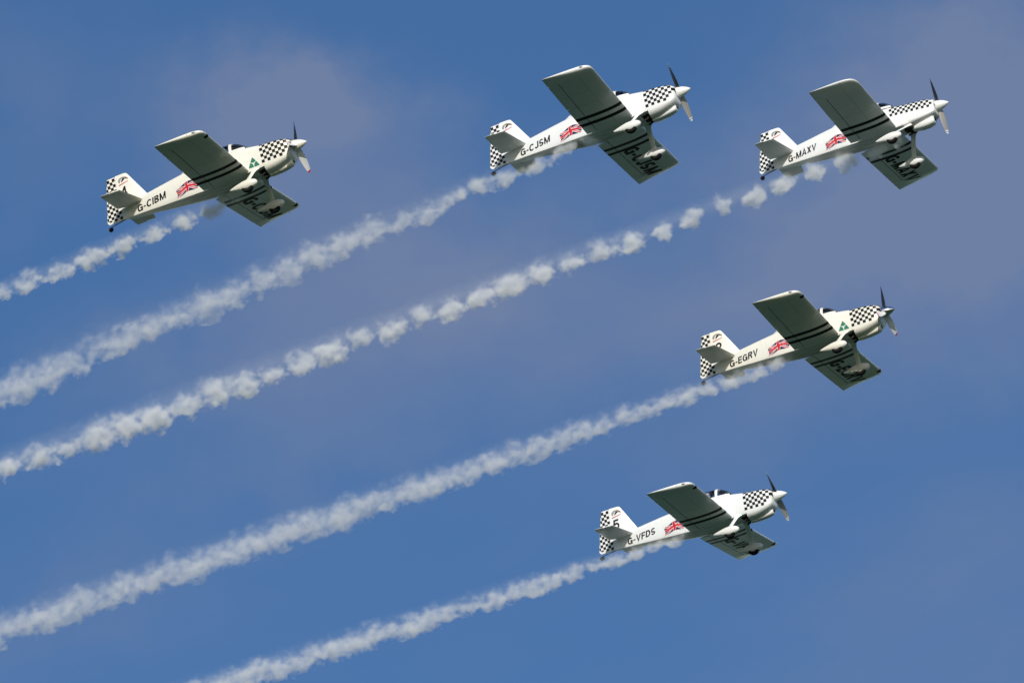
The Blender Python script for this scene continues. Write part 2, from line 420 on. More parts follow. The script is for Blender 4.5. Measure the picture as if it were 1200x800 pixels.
# ---- small builders
def tube_bm(bm, path, radii, n=12, flat=None, mat=0, cap=True):
    """tube along points; radii either r or (r_a, r_b) with r_a along the local 'flat' axis"""
    rings = []
    for i, p in enumerate(path):
        p = Vector(p); a = Vector(path[max(i-1, 0)]); b = Vector(path[min(i+1, len(path)-1)])
        d = (b-a).normalized(); ref = Vector(flat) if flat else Vector((1, 0, 0))
        u = (ref - d*ref.dot(d)).normalized(); v = d.cross(u)
        r = radii[i]; ra, rb = r if isinstance(r, tuple) else (r, r)
        rings.append([tuple(p + u*ra*math.cos(2*math.pi*k/n) + v*rb*math.sin(2*math.pi*k/n)) for k in range(n)])
    loft(bm, rings, cap, cap, mat=mat); return bm
def lathe_x(bm, prof, cx, cy, cz, axis='x', n=28, mat=0):
    rings = []
    for a, r in prof:
        ring = []
        for k in range(n):
            th = 2*math.pi*k/n
            if axis == 'x': ring.append((cx+a, cy+r*math.cos(th), cz+r*math.sin(th)))
            else: ring.append((cx+r*math.cos(th), cy+a, cz+r*math.sin(th)))
        rings.append(ring)
    loft(bm, rings, mat=mat); return bm

# ---- tail surfaces
def plate_bm(quads, thick, axis, r0=1.0, le_round=True):
    """lofted tail surface: quads = list of (span, x_le, x_te, offset) ; thickness profile rounded in front, thin behind"""
    rings = []; n = 8
    for k, (s, xl, xt, off, th) in enumerate(quads):
        ring = []
        prof = []
        for i in range(n+1):
            u = i/n; prof.append((u, th/2*math.sqrt(max(0, 1-(1-min(u/.18, 1))**2)) * (1-max(0, u-.35)/.65*0.35)))
        if not le_round: prof = [(i/n, th/2*(1-i/n*0.75)) for i in range(n+1)]
        for u, h in prof[::-1]:
            x = lerp(xl, xt, u); ring.append((x, s, off-h) if axis == 'y' else (x, -h, s))
        for u, h in prof[(1 if le_round else 0):]:
            x = lerp(xl, xt, u); ring.append((x, s, off+h) if axis == 'y' else (x, h, s))
        rings.append(ring)
    bm = bmesh.new(); loft(bm, rings); return bm

# ---- propeller blade mesh pointing +z, hub at origin, thickness along x
def blade_bm(rad, style):
    bm = bmesh.new(); rings = []; rs = [0.10, 0.16, .22, .30, .40, .52, .64, .74, .80, .83, .86, .89, rad-.012, rad]
    rs = [r for r in rs if r < rad-.013] + [rad-.012, rad]
    for r in rs:
        q = r/rad
        ch = table([(0, .05), (-.12, .055), (-.3, .075), (-.5, .083), (-.7, .080), (-.88, .064), (-.97, .046), (-1, .016)], -q)[0]
        if style == 'white': ch *= 1.3
        else: ch *= 1.2
        th = lerp(.024, .004, q); tw = R_(lerp(62, 22, q)); ring = []
        for k in range(14):
            a = 2*math.pi*k/14; cx, cz = math.cos(a)*ch, math.sin(a)*th*(1.0 if k <= 7 else .35)
            # chord direction: in the disc (y) and along the shaft (x)
            y = cx*math.cos(tw) - cz*math.sin(tw); x = cx*math.sin(tw) + cz*math.cos(tw)
            ring.append((x, -y, r))
        rings.append(ring)
    def mf(i, j):
        r = (rs[i]+rs[i+1])/2
        if style == 'white': return 2 if r > rad-.085 else (1 if j < 7 else 0)
        if .855 < r: return 2
        if .80 < r < .83: return 2
        return 1 if j < 7 else 0
    loft(bm, rings, matf=mf)
    return bm

MESH = {}
def cached(key, fn):
    if key not in MESH: MESH[key] = fn()
    return MESH[key]

def flag_mesh(tree):
    """flying union flag on the fuselage side"""
    def kindof(a, b):            # a 0..1 along, b 0..1 up
        X = (a-.5)*2.0; Y = (b-.5)
        if abs(X) < .10 or abs(Y) < .10: return 0
        if abs(X) < .15 or abs(Y) < .15: return 2
        s = 1 if X*Y > 0 else -1
        d = (Y - s*X*.5)/math.sqrt(1.25)
        if -.05 < d*(1 if X > 0 else -1) < .045:
            return 3
        if abs(d) < .10: return 2
        return 1
    bm = bmesh.new(); nu, nv = 72, 36; vv = {}
    def warp(a, b):
        x = lerp(-4.06, -3.36, a) + .055*(b-.5) + .02*math.sin(b*6)
        zc = -.155 + .030*a + .034*math.sin(a*2*math.pi*1.05 - 2.0)
        return x, zc + (b-.5)*(.245+.06*math.sin(a*2.6+.2))
    for i in range(nu+1):
        for j in range(nv+1): vv[i, j] = bm.verts.new((*warp(i/nu, j/nv), 0))
    for i in range(nu):
        for j in range(nv):
            f = bm.faces.new((vv[i, j], vv[i+1, j], vv[i+1, j+1], vv[i, j+1]))
            f.material_index = kindof((i+.5)/nu, (j+.5)/nv)
    drape(bm, tree, lambda u, v: (u, 0, v), (0, 1, 0), .004)
    return finish(bm, 'flag_marking', [RED, NAVY, FWHITE, PINK], recalc=False)
def emblem_mesh(tree):
    cx, cz, r = -1.575, -.235, .155; polys = []
    for k in range(3):
        a0 = R_(90+120*k)
        def P(rad, ang): return (cx+rad*math.cos(a0+R_(ang)), cz+rad*math.sin(a0+R_(ang)))
        polys.append(([P(r*1.30, 0), P(r*.70, 52), P(r*.60, 56), P(r*.17, 8), P(r*.17, -8), P(r*.60, -56), P(r*.70, -52)], 0))
    bm = poly_bm(polys); cut_grid(bm, .04)
    drape(bm, tree, lambda u, v: (u, 0, v), (0, 1, 0), .004)
    return finish(bm, 'emblem', [GREEN], recalc=False)
def reg_side_mesh(tree, text):
    bm, W_ = text_bm(text, .185, .10)
    L = {'G-CIBM': .97, 'G-CJSM': 1.0, 'G-MAXV': 1.0, 'G-EGRV': .97, 'G-VFDS': 1.0}[text]; h = .215
    cut_grid(bm, .25)
    x0, z0 = -5.40, -.212
    def place(u, v):
        x = u/W_*L; return (x0 + x + v*.035, 0, z0 + x*.058 + v*h)
    drape(bm, tree, place, (0, 1, 0), .004)
    return finish(bm, 'registration', [BLACK], recalc=False)
def reg_wing_mesh(tree, text):
    bm, W_ = text_bm(text, .225, .10); cut_grid(bm, .25)
    y0, L, h = 1.22, 2.03, .47
    bm.normal_update()
    drape(bm, tree, lambda u, v: (-2.775 + v*h, y0 + u/W_*L, 0), (0, 0, 1), .005)
    return finish(bm, 'registration', [BLACK], recalc=False)
def checks_cowl(bm_host, tree, kind):
    """black squares on the cowl sides and over its top, merged into the cowl mesh"""
    c = .0925; bm = bmesh.new()
    def surf(x, s):      # s: distance down the side; follow the skin by rays from the axis
        pass
    mi = 2
    for side in (-1, 1):
        # walk down the skin from the top centre line in steps
        for i in range(0, 10 if kind == 'tandem' else 16):
            x0 = (-1.275 + i*c if kind == 'tandem' else -1.79 + i*.086) - c/2
            cc = c if kind == 'tandem' else .086
            for j in range(-5, 5):
                if (i+j) % 2: continue
                if kind == 'tandem':
                    lim = 4 if i <= 6 else (3 if i == 7 else (2 if i == 8 else 1))
                    if j > lim: continue
                    zc = .10 - c*j
                else:
                    base = lerp(-.01, -.115, i/15)
                    zc = base + .043 - j*-1*cc if False else base + (4-j)*cc + .043
                    if j < 0: continue
                pts = []
                ok = True
                ring = skin_profile(kind, x0+cc/2)
                for (ax, az) in ((0, 0), (1, 0), (1, 1), (0, 1)):
                    pr = skin_profile(kind, x0+ax*cc)
                    p = at_arc(pr, zc - cc/2 + az*cc)
                    if p is None: ok = False; break
                    pts.append(Vector((x0+ax*cc, p[0]*side, p[1])))
                if not ok: continue
                # subdivide 3x3 and push onto the skin
                g = {}
                for a in range(4):
                    for b in range(4):
                        zz = zc - cc/2 + cc*b/3; xx = x0 + cc*a/3
                        p = at_arc(skin_profile(kind, xx), zz)
                        if p is None: break
                        g[a, b] = bm.verts.new((xx, p[0]*side*1.0, p[1]))
                if len(g) < 16: continue
                for a in range(3):
                    for b in range(3):
                        bm.faces.new((g[a, b], g[a+1, b], g[a+1, b+1], g[a, b+1]))
    bm.normal_update()
    for v in bm.verts:
        d = Vector((0, v.co.y, v.co.z+.05)).normalized(); v.co += d*.0045
    return bm
def skin_profile(kind, x):
    """half outline (y, z) from the mid side up to the top, as cumulative arc"""
    key = ('prof', kind, round(x, 4))
    if key in MESH: return MESH[key]
    ring = cowl_ring(kind, x) if x > -1.281 else fus_ring(kind, x)
    half = [p for p in ring if p[1] >= -1e-6]
    lo = [p for p in half if p[2] <= .101]; 
    pts = sorted([(p[1], p[2]) for p in half], key=lambda q: q[1])
    pts = [q for q in pts if q[1] > -.45]
    # arc origin: z = -0.30 on the side
    out_ = []; s = None; prev = None
    for (y, z) in pts:
        if y < .08 and z < -.2: continue
        if prev is None: s = z; out_.append((s, y, z))
        else:
            s += math.hypot(y-prev[0], z-prev[1]); out_.append((s, y, z))
        prev = (y, z)
    # rebase so that arc value equals z near z = 0
    for (a, b) in zip(out_, out_[1:]):
        if a[2] <= -0.1 <= b[2] or a[2] <= 0 <= b[2]:
            f = (0-a[2])/(b[2]-a[2]) if b[2] != a[2] else 0
            base = lerp(a[0], b[0], f) - 0
    out_ = [(s_-base, y, z) for s_, y, z in out_]
    MESH[key] = out_; return out_
def at_arc(pr, s):
    if s > pr[-1][0]+.0005: return None
    for a, b in zip(pr, pr[1:]):
        if a[0] <= s <= b[0]+.0006:
            f = (s-a[0])/max(b[0]-a[0], 1e-6); return (lerp(a[1], b[1], f), lerp(a[2], b[2], f))
    return None
def merge(me_list, name, mats):
    bm = bmesh.new()
    for me, off in me_list:
        n = len(bm.faces); bm.from_mesh(me); bm.faces.ensure_lookup_table()
        for f in bm.faces[n:]: f.material_index += off
    me = bpy.data.meshes.new(name); bm.to_mesh(me); bm.free()
    for m in mats: me.materials.append(m)
    return me
def flat_on(bm, side_y):
    for v in bm.verts: v.co = Vector((v.co.x, side_y, v.co.y))
    return bm

def pilot_mesh():
    """seated figure, helmet on, hands towards the stick: one skinned surface"""
    bm = bmesh.new(); sk = None
    J = dict(pel=(0, 0, .10), sp=(-.03, 0, .30), ch=(-.05, 0, .48), nk=(-.04, 0, .60), hd=(-.01, 0, .70), hd2=(.0, 0, .78),
             sl=(-.05, .18, .52), el=(.06, .25, .30), wl=(.27, .16, .24), hl=(.35, .13, .25),
             sr=(-.05, -.18, .52), er=(.06, -.25, .30), wr=(.27, -.05, .24), hr=(.35, -.01, .25),
             hipl=(.06, .10, .08), kl=(.46, .13, .20), al=(.80, .12, -.02), fl=(.92, .12, .02),
             hipr=(.06, -.10, .08), kr=(.46, -.13, .20), ar=(.80, -.12, -.02), fr=(.92, -.12, .02))
    Rd = dict(pel=(.14, .12), sp=(.13, .10), ch=(.16, .11), nk=(.055, .055), hd=(.075, .09), hd2=(.07, .085), sl=(.065, .065), el=(.045, .045), wl=(.03, .03), hl=(.035, .02),
              hipl=(.09, .09), kl=(.06, .06), al=(.04, .04), fl=(.045, .035))
    for a, b in (('sr', 'sl'), ('er', 'el'), ('wr', 'wl'), ('hr', 'hl'), ('hipr', 'hipl'), ('kr', 'kl'), ('ar', 'al'), ('fr', 'fl')): Rd[a] = Rd[b]
    vs_ = {k: bm.verts.new(v) for k, v in J.items()}
    for a, b in (('pel', 'sp'), ('sp', 'ch'), ('ch', 'nk'), ('nk', 'hd'), ('hd', 'hd2'), ('ch', 'sl'), ('sl', 'el'), ('el', 'wl'), ('wl', 'hl'), ('ch', 'sr'), ('sr', 'er'), ('er', 'wr'), ('wr', 'hr'),
                 ('pel', 'hipl'), ('hipl', 'kl'), ('kl', 'al'), ('al', 'fl'), ('pel', 'hipr'), ('hipr', 'kr'), ('kr', 'ar'), ('ar', 'fr')):
        bm.edges.new((vs_[a], vs_[b]))
    me = bpy.data.meshes.new('pilot'); bm.to_mesh(me); bm.free()
    ob = bpy.data.objects.new('pilot_build', me); COL.objects.link(ob)
    md = ob.modifiers.new('skin', 'SKIN'); sub = ob.modifiers.new('sub', 'SUBSURF'); sub.levels = 2; sub.render_levels = 2
    if not me.skin_vertices:
        bpy.context.view_layer.objects.active = ob
        import bmesh as _b
        b2 = _b.new(); b2.from_mesh(me); b2.verts.layers.skin.verify(); b2.to_mesh(me); b2.free()
    names = list(J)
    for i, k in enumerate(names):
        me.skin_vertices[0].data[i].radius = Rd[k]; me.skin_vertices[0].data[i].use_root = (k == 'pel')
    dg = bpy.context.evaluated_depsgraph_get(); ev = ob.evaluated_get(dg)
    res = bpy.data.meshes.new_from_object(ev, depsgraph=dg); bpy.data.objects.remove(ob)
    res.materials.clear(); res.materials.append(SUIT); res.materials.append(SKIN)
    for p in res.polygons:
        c = p.center; p.use_smooth = True
        p.material_index = 1 if (c.z > .60 or (c.x > .28 and .18 < c.z < .30 and abs(c.y) < .22 and c.y > -.1 and c.x < .40 and c.z > .21)) else 0
    return res

def build_aircraft(key, loc, M3, paint, kind, reg, label, number=None, emblem=False, blades=2, prop_angle=0, spinner_mat=None, nav_dots=True, top_hidden=False):
    pm = {'white': WHITE, 'cream': CREAM}[paint]
    root = bpy.data.objects.new('light_aircraft', None); COL.objects.link(root)
    mt = Matrix(M3).to_4x4(); mt.translation = Vector(loc)
    root.matrix_world = mt; root.empty_display_size = 1
    root['label'] = label; root['category'] = 'aircraft'; root['group'] = 'white display aeroplanes flying in formation'
    ck = (kind, paint)
    # fuselage
    fus_me = cached(('fus',)+ck, lambda: finish(fuselage_bm(kind), 'fuselage', [pm, DARK], angle=28))
    if kind == 'slim':   # its checks run back over the fuselage, so they are part of this mesh too
        def mk():
            c = checks_cowl(None, None, 'slim')
            bmesh.ops.delete(c, geom=[v for v in c.verts if v.co.x > -1.281], context='VERTS')
            cm = finish(c, 'c', [BLACK], recalc=False)
            return merge([(fus_me, 0), (cm, 2)], 'fuselage', [pm, DARK, BLACK])
        fus = link('fuselage', cached(('fusck',)+ck, mk), root)
    else: fus = link('fuselage', fus_me, root)
    ftree = cached(('ftree', kind), lambda: bvh_of(fus_me))
    link('registration', cached(('reg', reg), lambda: reg_side_mesh(ftree, reg)), fus, 'black registration letters %s on the rear fuselage' % reg)
    link('flag_marking', cached(('flag', kind), lambda: flag_mesh(ftree)), fus, 'flying union flag painted on the fuselage side')
    if emblem: link('emblem', cached(('emb', kind), lambda: emblem_mesh(ftree)), fus, 'green three-armed triangle emblem')
    # cowling
    def mkcowl():
        a = finish(cowl_bm(kind), 'cowling', [pm, DARK], angle=32)
        c = checks_cowl(None, None, kind)
        bmesh.ops.delete(c, geom=[v for v in c.verts if v.co.x < -1.335 or (kind == 'slim' and v.co.x < -1.30)], context='VERTS')
        b = finish(c, 'c', [BLACK], recalc=False)
        return merge([(a, 0), (b, 2)], 'cowling', [pm, DARK, BLACK])
    cowl = link('cowling', cached(('cowl',)+ck, mkcowl), root)
    def mkscoop():
        bm = bmesh.new(); rings = []
        rows = [(-.515, .070, -.50, -.39), (-.53, .105, -.545, -.365), (-.58, .125, -.575, -.34), (-.70, .138, -.605, -.33), (-.90, .140, -.630, -.33), (-1.12, .125, -.640, -.33), (-1.285, .105, -.635, -.33)] if kind == 'tandem' else \
               [(-.525, .095, -.50, -.33), (-.54, .140, -.545, -.28), (-.60, .165, -.585, -.24), (-.75, .180, -.620, -.22), (-.95, .175, -.625, -.22), (-1.12, .150, -.600, -.25), (-1.27, .115, -.560, -.28)]
        for x, hw, zb, zt in rows:
            ring = []
            for k in range(24):
                a = 2*math.pi*k/24; ca, sa = math.cos(a), math.sin(a); e = .62
                ring.append((x, hw*math.copysign(abs(ca)**e, ca), (zb+zt)/2 + (zt-zb)/2*math.copysign(abs(sa)**e, sa)))
            rings.append(ring)
        loft(bm, rings); bm.faces.ensure_lookup_table(); bm.faces[-2].material_index = 1; bm.faces[-1].material_index = 1
        return finish(bm, 'air_scoop', [pm, DARK], angle=50)
    link('air_scoop', cached(('scoop',)+ck, mkscoop), cowl)
    for s_ in (-1, 1):
        def mkint():
            bm = bmesh.new()
            ring = [(-.4125, s_*.165+.060*math.cos(2*math.pi*k/20), -.03+.045*math.sin(2*math.pi*k/20)) for k in range(20)]
            loft(bm, [ring, [(-.4100, p[1], p[2]) for p in ring]])
            return finish(bm, 'air_intake', [DARK])
        link('air_intake', cached(('intake', s_), mkint), cowl)
        def mkexh():
            bm = bmesh.new()
            tube_bm(bm, [(-1.20, s_*.17, -.50), (-1.36, s_*.16, -.525), (-1.50, s_*.15, -.575)], [.03, .029, .028], 12, flat=(0, 1, 0))
            return finish(bm, 'exhaust_pipe', [STEEL])
        link('exhaust_pipe', cached(('exh', s_), mkexh), cowl)
    def mkbox():   # near-black box behind the cowl outlet
        bm = bmesh.new()
        rings = [[(x, y, z) for y, z in ((-.22, -.40), (.22, -.40), (.20, zz), (-.20, zz))] for x, zz in ((-1.283, -.56), (-1.44, -.47), (-1.56, -.44))]
        loft(bm, rings); return finish(bm, 'outlet_box', [DARK], smooth=False)
    link('outlet_box', cached(('box',), mkbox), fus)
    # canopy
    HC = table
    def can_rows(): return [(-1.70, .10, .415, .425), (-1.76, .22, .405, .478), (-1.88, .29, .40, .580), (-2.02, .315, .40, .668), (-2.18, .325, .398, .725), (-2.55, .33, .395, .755), (-2.85, .325, .395, .748), (-3.15, .30, .395, .700), (-3.45, .26, .39, .610), (-3.72, .19, .385, .505), (-3.92, .10, .385, .425)]
    def can_ring(x, grow=0.0):
        wv, z0, zt = table(can_rows(), x); ring = []
        wf = table(FUS[kind], x)
        for k in range(21):
            a = math.pi*k/20; ca, sa = math.cos(a), math.sin(a)
            ring.append((x, (wv+grow)*math.copysign(abs(ca)**.8, ca), z0-.03 + (zt-z0+.03+grow)*sa**.85))
        return ring
    def mkcan():
        bm = bmesh.new(); xs = [-1.70, -1.74, -1.80, -1.88, -1.96, -2.06, -2.18, -2.3, -2.45, -2.65, -2.85, -3.0, -3.15, -3.3, -3.45, -3.6, -3.72, -3.82, -3.92]
        loft(bm, [can_ring(x) for x in xs], cap0=False, cap1=False, closed=False)
        return finish(bm, 'canopy', [GLASS], angle=80)
    can = link('canopy', cached(('can', kind), mkcan), root)
    def mkbow():      # the white hoop between windscreen and sliding hood
        bm = bmesh.new(); x0, x1 = -2.15, -2.235
        rings = [can_ring(x0, .002), can_ring(x0, .012), can_ring(x1, .012), can_ring(x1, .002)]
        loft(bm, rings, cap0=False, cap1=False, closed=False)
        return finish(bm, 'windscreen_bow', [pm], angle=50)
    link('windscreen_bow', cached(('canbow',)+ck, mkbow), can)
    for s_ in (-1, 1):
        def mkskirt():
            bm = bmesh.new(); pth = []
            for i in range(20):
                x = lerp(-1.78, -3.90, i/19); r = can_ring(x, .006); pth.append(r[0] if s_ > 0 else r[-1])
            tube_bm(bm, [(p[0], p[1], p[2]+.02) for p in pth], [(.035, .012)]*20, 8, flat=(0, 0, 1))
            return finish(bm, 'canopy_rail', [pm], angle=50)
        link('canopy_rail', cached(('rail', s_)+ck, mkskirt), can)
    def mkfair():
        bm = bmesh.new()
        loft(bm, [can_ring(x, .008) for x in (-3.64, -3.74, -3.84, -3.93)], cap0=False, cap1=True, closed=False)
        return finish(bm, 'canopy_fairing', [pm], angle=50)
    link('canopy_fairing', cached(('canf',)+ck, mkfair), can)
    def mktub():
        bm = bmesh.new()
        rows = [(-2.00, .26), (-3.34, .25)]
        v = []
        for x, hw in rows:
            v.append([(x, -hw, .40), (x, -hw, -.28), (x, hw, -.28), (x, hw, .40)])
        rv = loft(bm, v, cap0=True, cap1=True, closed=False)
        return finish(bm, 'cockpit_tub', [GREYIN], smooth=False)
    link('cockpit_tub', cached(('tub',), mktub), root)
    def mkseat():
        bm = bmesh.new()
        def slab(pts, w2, th):
            rings = []
            for (x, z, nx, nz) in pts:
                rings.append([(x, -w2, z), (x, w2, z), (x-nx*th, w2, z-nz*th), (x-nx*th, -w2, z-nz*th)])
            loft(bm, rings)
        slab([(-2.28, -.15, .0, 1), (-2.62, -.17, .2, 1), (-2.70, -.10, 1, .3), (-2.78, .25, 1, .1), (-2.80, .42, 1, .1)], .19, .05)
        bmesh.ops.bevel(bm, geom=bm.edges[:], offset=.01, segments=2, affect='EDGES')
        return finish(bm, 'seat', [SEATM])
    link('seat', cached(('seat',), mkseat), root)
    # wings
    for sgn in (1, -1):
        def mkw():
            a = finish(wing_piece(kind, sgn, .25, TIPST[kind][0], 0.0, HINGE-.006), 'w', [pm, BLACK, DARK], angle=40)
            return a
        wing = link('wing', cached(('wing', sgn)+ck, mkw), root)
        link('wing_tip', cached(('tip', sgn)+ck, lambda: finish(wing_piece(kind, sgn, TIPST[kind][0]+.004, 3.664, 0.0, 1.0, TIPST[kind]), 'wing_tip', [pm, BLACK, DARK], angle=40)), wing)
        link('flap', cached(('flap', sgn)+ck, lambda: finish(wing_piece(kind, sgn, .40, 1.825, HINGE+.006, 1.0), 'flap', [pm, BLACK, DARK], angle=40)), wing)
        link('aileron', cached(('ail', sgn)+ck, lambda: finish(wing_piece(kind, sgn, 1.840, TIPST[kind][0]-.004, HINGE+.006, 1.0), 'aileron', [pm, BLACK, DARK], angle=40)), wing)
        def mknav():
            bm = bmesh.new(); p = wing_pt(3.44, .02, False, kind, sgn)
            tube_bm(bm, [(p[0]+.00, p[1]-.01*sgn, p[2]+.03), (p[0]-.07, p[1]+.02*sgn, p[2]+.03), (p[0]-.15, p[1]+.012*sgn, p[2]+.035)], [.012, .028, .012], 10, flat=(0, 0, 1))
            return finish(bm, 'wing_lamp', [LENS])
        link('navigation_lamp', cached(('nav', sgn, kind), mknav), wing)
        if nav_dots:
            def mkll():      # recessed landing lamp window in the leading edge
                bm = bmesh.new(); ys = [3.05, 3.09, 3.13, 3.17]; us = [0.004, .02, .05, .085]
                ups = [(u, True) for u in us[::-1][2:]] + [(u, False) for u in us]
                rings = []
                for y in ys:
                    ring = []
                    for u, up in ups:
                        q = Vector(wing_pt(y, u, up, kind, sgn)); c = Vector(wing_pt(y, .3, False, kind, sgn)); c.z = (c.z + wing_pt(y, .3, True, kind, sgn)[2])/2
                        ring.append(tuple(q + (q-c).normalized()*.004))
                    rings.append(ring)
                loft(bm, rings, cap0=False, cap1=False, closed=False)
                return finish(bm, 'landing_lamp', [DARK], angle=80)
            link('landing_lamp', cached(('ll', sgn, kind), mkll), wing)
        if sgn == 1:
            def mkreg():
                bm = bmesh.new()
                for m in (MESH[('wing', 1)+ck], MESH[('flap', 1)+ck], MESH[('ail', 1)+ck], MESH[('tip', 1)+ck]): bm.from_mesh(m)
                tr = BVHTree.FromBMesh(bm); bm.free()
                return reg_wing_mesh(tr, reg)
            link('registration', cached(('regw', reg), mkreg), wing, 'large black registration letters %s under the far wing' % reg)
        # small fuel vent and tie-down ring below the wing
        def mkring():
            bm = bmesh.new(); p = wing_pt(2.35, .33, False, kind, sgn)
            tube_bm(bm, [(p[0], p[1], p[2]+.01), (p[0], p[1], p[2]-.035)], [.012, .009], 8, flat=(1, 0, 0))
            return finish(bm, 'tie_down_ring', [RIM])
        link('tie_down_ring', cached(('ring', sgn, kind), mkring), wing)
        # horizontal tail
        link('stabilizer', cached(('stab', sgn)+ck, lambda: finish(plate_bm([(sgn*.02, -5.13, -5.66, .135, .075), (sgn*.115, -5.155, -5.66, .135, .075), (sgn*.6, -5.255, -5.66, .130, .068), (sgn*1.18, -5.375, -5.66, .122, .058), (sgn*1.245, -5.395, -5.66, .121, .050), (sgn*1.262, -5.43, -5.66, .120, .02)], .06, 'y'), 'stabilizer', [pm])), root)
        link('elevator', cached(('elev', sgn)+ck, lambda: finish(plate_bm([(sgn*.075, -5.664, -5.87, .135, .044), (sgn*.13, -5.664, -5.985, .135, .044), (sgn*.7, -5.664, -5.985, .128, .040), (sgn*1.15, -5.664, -5.985, .122, .034), (sgn*1.262, -5.664, -5.985, .120, .028), (sgn*1.295, -5.71, -5.985, .120, .012)], .05, 'y', le_round=False), 'elevator', [pm])), root)
        # main gear: leg > fairing > wheel
        top = Vector((-1.60, sgn*.34, -.41)) if kind == 'tandem' else Vector((-1.36, sgn*.20, -.44))
        bot = Vector((-1.72, sgn*.93, -.97))
        def mkleg():
            bm = bmesh.new(); n = 9; path = []; rad = []
            for i in range(n):
                f = i/(n-1); p = top.lerp(bot, f); path.append(tuple(p)); fl = 1 + 1.3*max(0, .16-f)/.16 + .7*max(0, f-.88)/.12
                rad.append((.072*fl, .026*(1+1.4*max(0, .12-f)/.12)))
            tube_bm(bm, path, rad, 14, flat=(1, 0, 0)); return finish(bm, 'landing_gear_leg', [pm])
        leg = link('landing_gear_leg', cached(('leg', sgn)+ck, mkleg), root)
        def mkpant():
            bm = bmesh.new(); rings = []
            rows = [(0, .012, .012, 0.0), (.012, .035, .045, .0), (.04, .062, .078, .0), (.10, .090, .112, .0), (.20, .106, .142, .0), (.32, .108, .150, .0), (.44, .100, .138, .004), (.56, .080, .108, .010), (.68, .055, .075, .016), (.78, .032, .045, .02), (.85, .012, .018, .022), (.866, .004, .006, .022)]
            for a, hw, hh, dz in rows:
                ring = []
                for k in range(22):
                    th = 2*math.pi*k/22; ca, sa = math.cos(th), math.sin(th)
                    z = hh*sa if sa > 0 else hh*.92*sa
                    ring.append((-1.392-a, sgn*.94+hw*math.copysign(abs(ca)**.9, ca), -1.06+dz+z))
                rings.append(ring)
            loft(bm, rings)
            return finish(bm, 'wheel_fairing', [pm, DARK], angle=60)
        pant = link('wheel_fairing', cached(('pant', sgn)+ck, mkpant), leg)
        def mkwheel():
            bm = bmesh.new(); R0 = .185; w2 = .074
            prof = [(-w2*.7, .075), (-w2, .10), (-w2, R0-.035), (-w2*.75, R0-.012), (-w2*.3, R0), (w2*.3, R0), (w2*.75, R0-.012), (w2, R0-.035), (w2, .10), (w2*.7, .075)]
            lathe_x(bm, prof, -1.715, sgn*.94, -1.105, 'y', 30)
            return finish(bm, 'wheel', [TYRE])
        link('wheel', cached(('wheel', sgn), mkwheel), leg)
    # fin and rudder
    def mkfin():
        rows = [(.16, -4.93, -5.885, 0, .085), (.285, -5.02, -5.885, 0, .080), (.60, -5.20, -5.885, 0, .072), (.95, -5.40, -5.885, 0, .062), (1.13, -5.505, -5.885, 0, .054), (1.165, -5.54, -5.885, 0, .04), (1.180, -5.60, -5.885, 0, .012)]
        a = finish(plate_bm(rows, .06, 'z'), 'fin', [pm])
        polys = []
        # round bird badge, a red line below it, and the team number where the aircraft has one
        cx, cz = -5.665, .985
        arc = [(cx+.145*math.cos(R_(a_)), cz-.01+.095*math.sin(R_(a_))) for a_ in range(10, 215, 12)]
        arc2 = [(cx+.105*math.cos(R_(a_))-.005, cz-.015+.066*math.sin(R_(a_))) for a_ in range(214, 9, -12)]
        for i in range(len(arc)-1):
            polys.append(([arc[i], arc[i+1], arc2[-2-i] if i+2 <= len(arc2) else arc2[0], arc2[-1-i]], 1))
        polys.append(([(cx+.02, cz+.045), (cx+.075, cz+.015), (cx+.01, cz-.03), (cx-.055, cz-.075), (cx-.035, cz-.005)], 2))
        polys.append(([(cx+.06, cz+.065), (cx+.145, cz+.035), (cx+.19, cz-.035), (cx+.12, cz-.01), (cx+.07, cz+.02)], 3))
        polys.append(([(cx-.10, cz+.02), (cx-.05, cz+.04), (cx-.07, cz-.01), (cx-.10, cz-.06)], 1))
        polys.append(([(-5.815, .838), (-5.51, .888), (-5.505, .903), (-5.815, .858)], 4))
        bb = poly_bm(polys)
        bmS = flat_on(bb, -.039); b1 = finish(bmS, 'x', [BLACK], recalc=False)
        parts = [(a, 0), (b1, 0)]
        if number:
            nb, W_ = text_bm(number, .165); x0 = {'4': -5.80, '2': -5.755, '5': -5.80}[number]
            for v in nb.verts: v.co = Vector((x0 + v.co.x/W_*.20, .445 + v.co.y*.315 + v.co.x*.02, 0))
            nme = finish(flat_on(nb, -.040), 'x', [BLACK], recalc=False)
            for p_ in nme.polygons: p_.material_index = 2
            parts.append((nme, 0))
        return merge(parts, 'fin', [pm, GREYE, BLACK, BROWN, RED])
    fin = link('fin', cached(('fin', number)+ck, mkfin), root)
